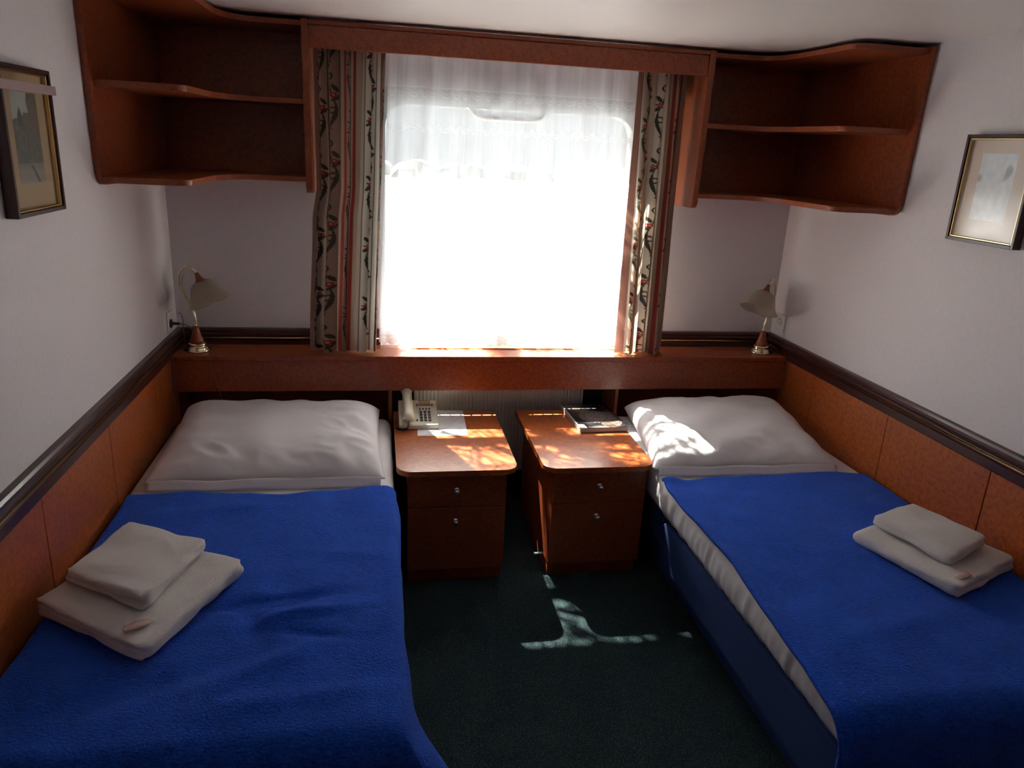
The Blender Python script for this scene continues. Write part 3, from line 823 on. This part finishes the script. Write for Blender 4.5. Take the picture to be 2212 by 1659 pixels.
def blanket_right():
    nu, nv = 170, 230
    ztop = .494; xw = W-.030
    yfr, yft = -.935, -2.125
    def f(u, v):
        ltop = yfr-yft; dft = .42; T = v*(ltop+dft)
        if T < ltop: y = yfr-T; zy = 0
        else:
            q = T-ltop; rr = .08
            if q < rr*PI/2: a = q/rr; y = yft-rr*math.sin(a); zy = -rr*(1-math.cos(a))
            else: y = yft-rr; zy = -rr-(q-rr*PI/2)
        xe = interp(EDGEX, y, 1); ze = interp(EDGEX, y, 2)+.014
        x = xe+(xw-xe)*u
        e = sm(.05, 0, x-xe)
        z = ztop*(1-e)+ze*e
        z += zy
        if T < .03: z -= .016*(1-T/.03)**2
        y += (.010*math.sin(x*6)+.012*nz(x*4, 0, 6)+.02*math.exp(-((x-2.62)/.1)**2)-.02*math.exp(-((x-2.0)/.08)**2))*sm(.3, 0, T)
        # curled near corner
        cr_ = math.exp(-((x-1.925)/.045)**2-((T)/.06)**2); z += .022*cr_; x += -.006*cr_
        z += .010*nz(x*3.1, y*3.1, 11.5)+.005*nz(x*8, y*8, 14.2)
        for (cx_, cy_, sx, sy, a, an) in ((2.1, -1.15, .12, .025, -.007, .9), (2.35, -1.55, .2, .04, .006, -.3), (2.2, -1.9, .25, .04, .008, .2), (2.6, -1.2, .12, .03, .006, .5)):
            dx, dy_ = x-cx_, y-cy_; X_ = dx*math.cos(an)+dy_*math.sin(an); Y_ = -dx*math.sin(an)+dy_*math.cos(an)
            z += a*math.exp(-(X_/sx)**2-(Y_/sy)**2)
        if u > .97: z -= .02*((u-.97)/.03)**2
        return Vector((x, y, z))
    b = B(); grid(b, nu, nv, f)
    o = link_mesh('blanket', b, BLUE, None, True); solid(o, .010, -1)
    tag(o, 'royal blue fleece blanket on the right bed, leaving the sheet side bare', 'blanket', 'royal blue fleece blankets')
blanket_right()

# towels
def towel(c, z0, h, layers, label, grp, seed, curl=None):
    """folded towel: outline quad c (ccw), layered open edges"""
    c = [Vector((*p, 0)) for p in c]
    pts = rpoly([(p.x, p.y, .020) for p in c], 8)
    # resample outline
    P = [Vector((*p, 0)) for p in pts]; n = 160
    Ls = [0]
    for i in range(len(P)): Ls.append(Ls[-1]+(P[(i+1) % len(P)]-P[i]).length)
    out = []
    for k in range(n):
        d = Ls[-1]*k/n
        i = max(j for j in range(len(P)) if Ls[j] <= d); t = (d-Ls[i])/max(1e-9, Ls[i+1]-Ls[i])
        out.append(P[i].lerp(P[(i+1) % len(P)], t))
    ctr = sum(out, Vector())/n
    # which side: 0..3, folded sides are smooth, open ones show layers
    def side(p):
        best = None
        for i in range(4):
            a, b_ = c[i], c[(i+1) % 4]; ab = b_-a; t = max(0, min(1, (p-a).dot(ab)/ab.dot(ab))); dd = (a+ab*t-p).length
            if best is None or dd < best[0]: best = (dd, i)
        return best[1]
    sd_ = [side(p) for p in out]
    b = B(); rings = []
    levels = 6*4
    for k in range(levels+1):
        t = k/levels; ring = []
        for i, p in enumerate(out):
            nl = layers[sd_[i]]
            rr = h/nl/2; tau = (t*nl) % 1 if t < 1 else 1
            s_ = rr*(1-math.sqrt(max(0, 1-(2*tau-1)**2)))*(1 if nl == 1 else .9)
            if t in (0, 1): s_ = rr
            dirv = (ctr-p).normalized()
            wob = .009*nz(p.x*14+seed, p.y*14, t*2)
            zt_ = h*(1+.10*nz(p.x*7, p.y*7, seed))
            ring.append(b.verts.new(p+dirv*(s_+wob)+Vector((0, 0, z0+zt_*t))))
        rings.append(ring)
    base = rings[-1]
    # top cap rings
    M_ = 22
    last = base
    for k in range(1, M_):
        q = k/M_; ring = []
        for i in range(n):
            p = base[i].co; x = p.x+(ctr.x-p.x)*q; y = p.y+(ctr.y-p.y)*q
            z = z0+h*(1+.10*nz(x*7, y*7, seed))+.009*nz(x*11, y*11, seed+3)*min(1, q*3)+.004*math.sin(min(1, q*2)*PI/2)
            ring.append(b.verts.new((x, y, z)))
        rings.append(ring)
    vt = b.verts.new((ctr.x, ctr.y, z0+h*(1+.1*nz(ctr.x*7, ctr.y*7, seed))+.004+.009*nz(ctr.x*11, ctr.y*11, seed+3)))
    for A, D in zip(rings, rings[1:]):
        for k in range(n): b.faces.new((A[k], A[(k+1) % n], D[(k+1) % n], D[k]))
    for k in range(n): b.faces.new((rings[-1][k], rings[-1][(k+1) % n], vt))
    b.faces.new(rings[0][::-1])
    if curl:
        for v in b.verts:
            for (cx_, cy_, s_, a) in curl:
                g = math.exp(-((v.co.x-cx_)**2+(v.co.y-cy_)**2)/s_**2); v.co.z += a*g*((v.co.z-z0)/h)
    o = link_mesh('towel', b, TERRY, None, True); tag(o, label, 'towel', grp)
    return o
towel([(.036, -1.645), (.345, -1.868), (.505, -1.512), (.195, -1.335)], .503, .046, [3, 1, 3, 1], 'larger folded white towel on the left bed, under the smaller one', 'folded towels on the beds', 1)
towel([(.090, -1.592), (.318, -1.752), (.402, -1.470), (.165, -1.345)], .559, .036, [2, 1, 2, 1], 'smaller folded white towel on top of the left bed pile', 'folded towels on the beds', 4, [(.27, -1.71, .05, .010)])
towel([(2.340, -1.478), (2.450, -1.818), (2.758, -1.680), (2.62, -1.385)], .503, .044, [1, 2, 3, 1], 'larger folded white towel on the right bed, under the smaller one', 'folded towels on the beds', 8)
towel([(2.408, -1.470), (2.480, -1.738), (2.688, -1.632), (2.600, -1.392)], .557, .036, [1, 2, 2, 1], 'smaller folded white towel on top of the right bed pile', 'folded towels on the beds', 12)
def soap(x, y, z, rot, label):
    b = B()
    bmesh.ops.create_uvsphere(b, u_segments=24, v_segments=12, radius=1)
    for v in b.verts:
        v.co = Vector((v.co.x*.032, v.co.y*.014, v.co.z*.006))
        v.co.z += .002*nz(v.co.x*90, v.co.y*90, 1)
        if abs(v.co.x) > .022: v.co.z *= .5; v.co.y *= 1.15+.3*math.sin(v.co.x*400)
    M = Matrix.Translation((x, y, z)) @ Matrix.Rotation(rot, 4, 'Z'); bmesh.ops.transform(b, matrix=M, verts=b.verts)
    tag(link_mesh('soap_packet', b, PINKS, None, True), label, 'soap packet', 'wrapped soaps on the towels')
soap(.312, -1.790, .556, .5, 'small pinkish wrapped soap on the left pile of towels')
soap(2.500, -1.768, .551, .4, 'small pale wrapped soap on the right pile of towels')

# ------------------------------------------------------------------ lamps
def lamp(loc, az, tilt, label, cordpts, plug=None, sc=1.0):
    """desk lamp drawn in its own frame: arm bends in the local x-z plane"""
    t = thing('table_lamp', loc, label, 'lamp', 'pair of brass table lamps on the ledge', rotz=az)
    local(t)
    b = B(); lathe(b, [(0, 0), (.052, 0), (.054, .004), (.051, .008), (.047, .010), (.046, .015), (.042, .018), (.038, .020), (.037, .026), (.040, .031), (.034, .035), (0, .036)], None, 36, False)
    link_mesh('base', b, BRASSP, t, True)
    b = B(); lathe(b, [(0, .034), (.029, .034), (.0265, .045), (.020, .065), (.015, .085), (.012, .104), (0, .105)], None, 28, False)
    link_mesh('stem_cone', b, TERRA, t, True)['label'] = 'reddish turned cone'
    b = B(); lathe(b, [(0, .104), (.010, .104), (.010, .111), (.006, .116), (0, .117)], None, 20, False)
    arm = catmull([(0, 0, .115), (.001, 0, .135), (-.004, 0, .160), (-.018, 0, .195), (-.036, 0, .235), (-.050, 0, .275), (-.050, 0, .315), (-.036, 0, .345), (-.014, 0, .356), (.006, 0, .347), (.020, 0, .328)], 7)
    tube(b, arm, .0038, 10)
    arm2 = catmull([(.001, .004, .135), (-.002, .007, .170), (-.020, .006, .210), (-.036, .004, .25), (-.043, .004, .285), (-.038, .004, .318), (-.022, .003, .336), (-.004, .002, .338), (.014, 0, .330)], 7)
    tube(b, arm2, .0026, 8)
    link_mesh('arm', b, BRASSP, t, True)
    M = Matrix.Translation((.018, 0, .332)) @ Matrix.Rotation(PI-tilt, 4, 'Y')
    b = B(); lathe(b, [(0, 0), (.006, 0), (.008, .004), (.0105, .015), (.015, .028), (.024, .040), (.022, .042), (0, .036)], M, 26, False)
    link_mesh('shade_cap', b, TERRA, t, True)['label'] = 'reddish wooden shade cap'
    b = B(); prof = [(.020, .040), (.034, .044), (.047, .055), (.056, .072), (.063, .092), (.072, .112), (.084, .126), (.091, .132)]
    lathe(b, prof, M, 40, False)
    for v in b.verts:
        l = M.inverted() @ v.co; r = math.hypot(l.x, l.y); th = math.atan2(l.y, l.x)
        if r > .055: l.z += .0018*math.cos(5*th)*(r-.055)/.025
        v.co = M @ l
    sh = link_mesh('lamp_shade', b, FROST, t, True); solid(sh, .003, 1)
    Mi = Matrix.Rotation(-az, 4, 'Z') @ Matrix.Translation(-Vector(loc))
    for nm, pts, r_, mm in cordpts:
        b = B(); tube(b, [Mi @ p for p in catmull(pts, 8)], r_, 6); link_mesh(nm, b, mm, t, True)
    if plug:
        b = B(); M2 = Mi @ Matrix.Translation(plug) @ Matrix.Rotation(PI/2, 4, 'Y')
        lathe(b, [(0, 0), (.018, 0), (.019, .003), (.017, .006), (.007, .008), (.006, .030), (.004, .036), (0, .037)], M2, 20, False)
        link_mesh('plug', b, DARKP, t, True)
    return t
lamp((.106, -.128, .757), 0, math.radians(22),  'brass lamp with frosted tulip shade at the left end of the ledge',
     [('cord', [(.145, -.105, .762), (.160, -.15, .7605), (.168, -.20, .7605), (.173, -.226, .755), (.176, -.2235, .72), (.188, -.221, .66), (.202, -.221, .60), (.215, -.21, .53), (.225, -.19, .49)], .0013, CORD2),
      ('cord', [(.070, -.105, .762), (.040, -.14, .760), (.0300, -.20, .760), (.0290, -.226, .752), (.0285, -.2235, .70), (.0275, -.226, .64), (.0275, -.226, .58)], .0013, CORD2),
      ('plug_cord', [(.040, -.125, .872), (.056, -.118, .868), (.078, -.105, .850), (.092, -.085, .815), (.098, -.075, .775), (.100, -.090, .762)], .0022, CORD)],
     (.0065, -.125, .872))
lamp((2.692, -.125, .757), math.radians(212), math.radians(27), 'brass lamp with frosted tulip shade at the right end of the ledge',
     [('cord', [(2.735, -.10, .762), (2.755, -.07, .775), (2.768, -.09, .782), (2.7715, -.15, .764), (2.7715, -.20, .742), (2.7715, -.227, .70), (2.7715, -.226, .64), (2.7715, -.222, .56)], .0014, CORD2)])
# small loop of loose wire above the left rail
b = B(); tube(b, catmull([(.016, -.035, .895), (.022, -.034, .897), (.030, -.034, .888), (.034, -.034, .865), (.034, -.034, .83), (.034, -.033, .80), (.034, -.034, .760)], 7), .0015, 6)
tag(link_mesh('loose_wire', b, CORD, None, True), 'thin dark wire hooking out of the wall beside the left lamp plug', 'wire')
def socket(x, s, y, z, label, holes):
    t = thing('wall_socket', (x, y, z), label, 'socket', 'wall sockets above the dado rail')
    b = B(); box(b, min(x, x+s*.006), max(x, x+s*.006), y-.041, y+.041, z-.042, z+.042, .0025, 2); link_mesh('plate', b, PLATE, t)
    if holes:
        b = B(); M = Matrix.Translation((x+s*.0062, y+.005, z+.008)) @ Matrix.Rotation(s*PI/2, 4, 'Y')
        lathe(b, [(.022, 0), (.022, .004), (.018, .0045), (.017, -.0), (0, .0005)], M, 24, False); link_mesh('socket_well', b, PLATE, t, True)
        for dz in (-.008, .008):
            b = B(); lathe(b, [(0, 0), (.0032, 0), (.0032, .0012), (0, .0012)], Matrix.Translation((x+s*.0068, y+.005, z+.008+dz)) @ Matrix.Rotation(s*PI/2, 4, 'Y'), 10, False); link_mesh('pin_hole', b, DARKP, t)
socket(0.0005, 1, -.118, .880, 'pale wall socket with the dark plug beside the left lamp', False)
socket(W-.0005, -1, -.085, .895, 'pale empty wall socket behind the right lamp', True)

# ------------------------------------------------------------------ pictures
def picture(mirror, y0, y1, z0, z1, label, matm, fn):
    s = -1 if mirror else 1; xw = W if mirror else 0
    t = thing('framed_picture', (xw+s*.001, (y0+y1)/2, z0), label, 'picture', 'framed watercolours on the side walls')
    def X(d): return xw+s*d
    def bx(b, d0, d1, a0, a1, c0, c1, bev=.001): box(b, min(X(d0), X(d1)), max(X(d0), X(d1)), a0, a1, c0, c1, bev, 1)
    b = B(); fwid = .011; d1 = .030
    bx(b, .001, d1, y0, y0+fwid, z0, z1); bx(b, .001, d1, y1-fwid, y1, z0, z1); bx(b, .001, d1, y0+fwid, y1-fwid, z0, z0+fwid); bx(b, .001, d1, y0+fwid, y1-fwid, z1-fwid, z1)
    link_mesh('outer_frame', b, MAHOG, t)
    b = B(); g = .006; a0, a1, c0, c1 = y0+fwid, y1-fwid, z0+fwid, z1-fwid
    bx(b, .012, .026, a0, a0+g, c0, c1, .0015); bx(b, .012, .026, a1-g, a1, c0, c1, .0015); bx(b, .012, .026, a0+g, a1-g, c0, c0+g, .0015); bx(b, .012, .026, a0+g, a1-g, c1-g, c1, .0015)
    link_mesh('gilt_slip', b, BRASS, t)
    b = B(); bx(b, .010, .0145, a0+g*.5, a1-g*.5, c0+g*.5, c1-g*.5, 0); link_mesh('mat_board', b, matm, t)
    w_, h_ = (y1-y0), (z1-z0)
    py0, py1, pz0, pz1 = y0+w_*.26, y1-w_*.24, z0+h_*.22, z1-h_*.17
    b = B(); grid(b, 60, 90, lambda u, v: Vector((X(.0149), py0+(py1-py0)*u, pz0+(pz1-pz0)*v)))
    o = link_mesh('print', b, PRINT, t, False); solid(o, .0004, -1 if not mirror else 1)
    ca = o.data.color_attributes.new('pattern', 'FLOAT_COLOR', 'POINT'); flat = []
    for j in range(90):
        for i in range(60): flat += [*fn(i/59, j/89), 1]
    ca.data.foreach_set('color', flat)
    b = B(); bx(b, .0205, .0215, a0+g*.4, a1-g*.4, c0+g*.4, c1-g*.4, 0); link_mesh('pane', b, PGLASS, t)
def mixc(a, b_, t): return tuple(a[k]+(b_[k]-a[k])*t for k in range(3))
def view_left(u, v):        # generic wooded hill with a tower, stream below
    n = nz(u*4, v*6, 1)*.5+.5; n2 = nz(u*11, v*14, 4)*.5+.5
    col = mixc((.055, .06, .045), (.15, .15, .11), n2)
    col = mixc(col, (.14, .075, .04), sm(.35, .8, u)*sm(.3, .6, v)*n)
    sky = v > .78+.10*math.sin(u*7+1)*0 and u < .62+.15*nz(u*3, v*5, 2)
    if sky or (u < .42 and v > .70+.12*u): col = mixc((.34, .38, .33), (.45, .47, .40), n)
    if .20 < u < .36 and .62 < v < .84 - abs(u-.28)*1.0: col = (.05, .05, .045)
    if v < .22: col = mixc((.25, .23, .19), (.16, .15, .12), sm(.1, .22, v)*n*1.2)
    if v < .20 and abs(u-.75+v*1.2) < .05: col = (.08, .075, .06)
    return col
def view_right(u, v):
    n = nz(u*3, v*4, 9)*.5+.5; n2 = nz(u*7, v*8, 5)*.5+.5
    col = mixc((.72, .76, .78), (.52, .56, .60), n2)
    col = mixc(col, (.26, .28, .30), sm(.62, .8, n)*sm(.35, .5, v)*sm(.95, .75, v))
    return col
picture(False, -1.415, -1.128, 1.428, 1.775, 'dark-framed watercolour of a wooded hillside on the left wall', MATB, view_left)
picture(True, -1.372, -1.082, 1.424, 1.762, 'dark-framed pale watercolour behind glass on the right wall', MATC, view_right)
wb = thing('wall_bar', (.05, -1.9, 1.72), 'slim rosy metal bar crossing in front of the left picture', 'bar')
b = B(); box(b, .074, .082, -2.1, -1.243, 1.713, 1.734, .001, 1); link_mesh('bar', b, PINKM, wb)
b = B(); box(b, .0005, .074, -2.06, -2.03, 1.708, 1.739, .002, 1); link_mesh('wall_bracket', b, PINKM, wb)
b = B(); box(b, .0005, .074, -1.66, -1.63, 1.715, 1.732, .002, 1); link_mesh('wall_bracket', b, PINKM, wb)
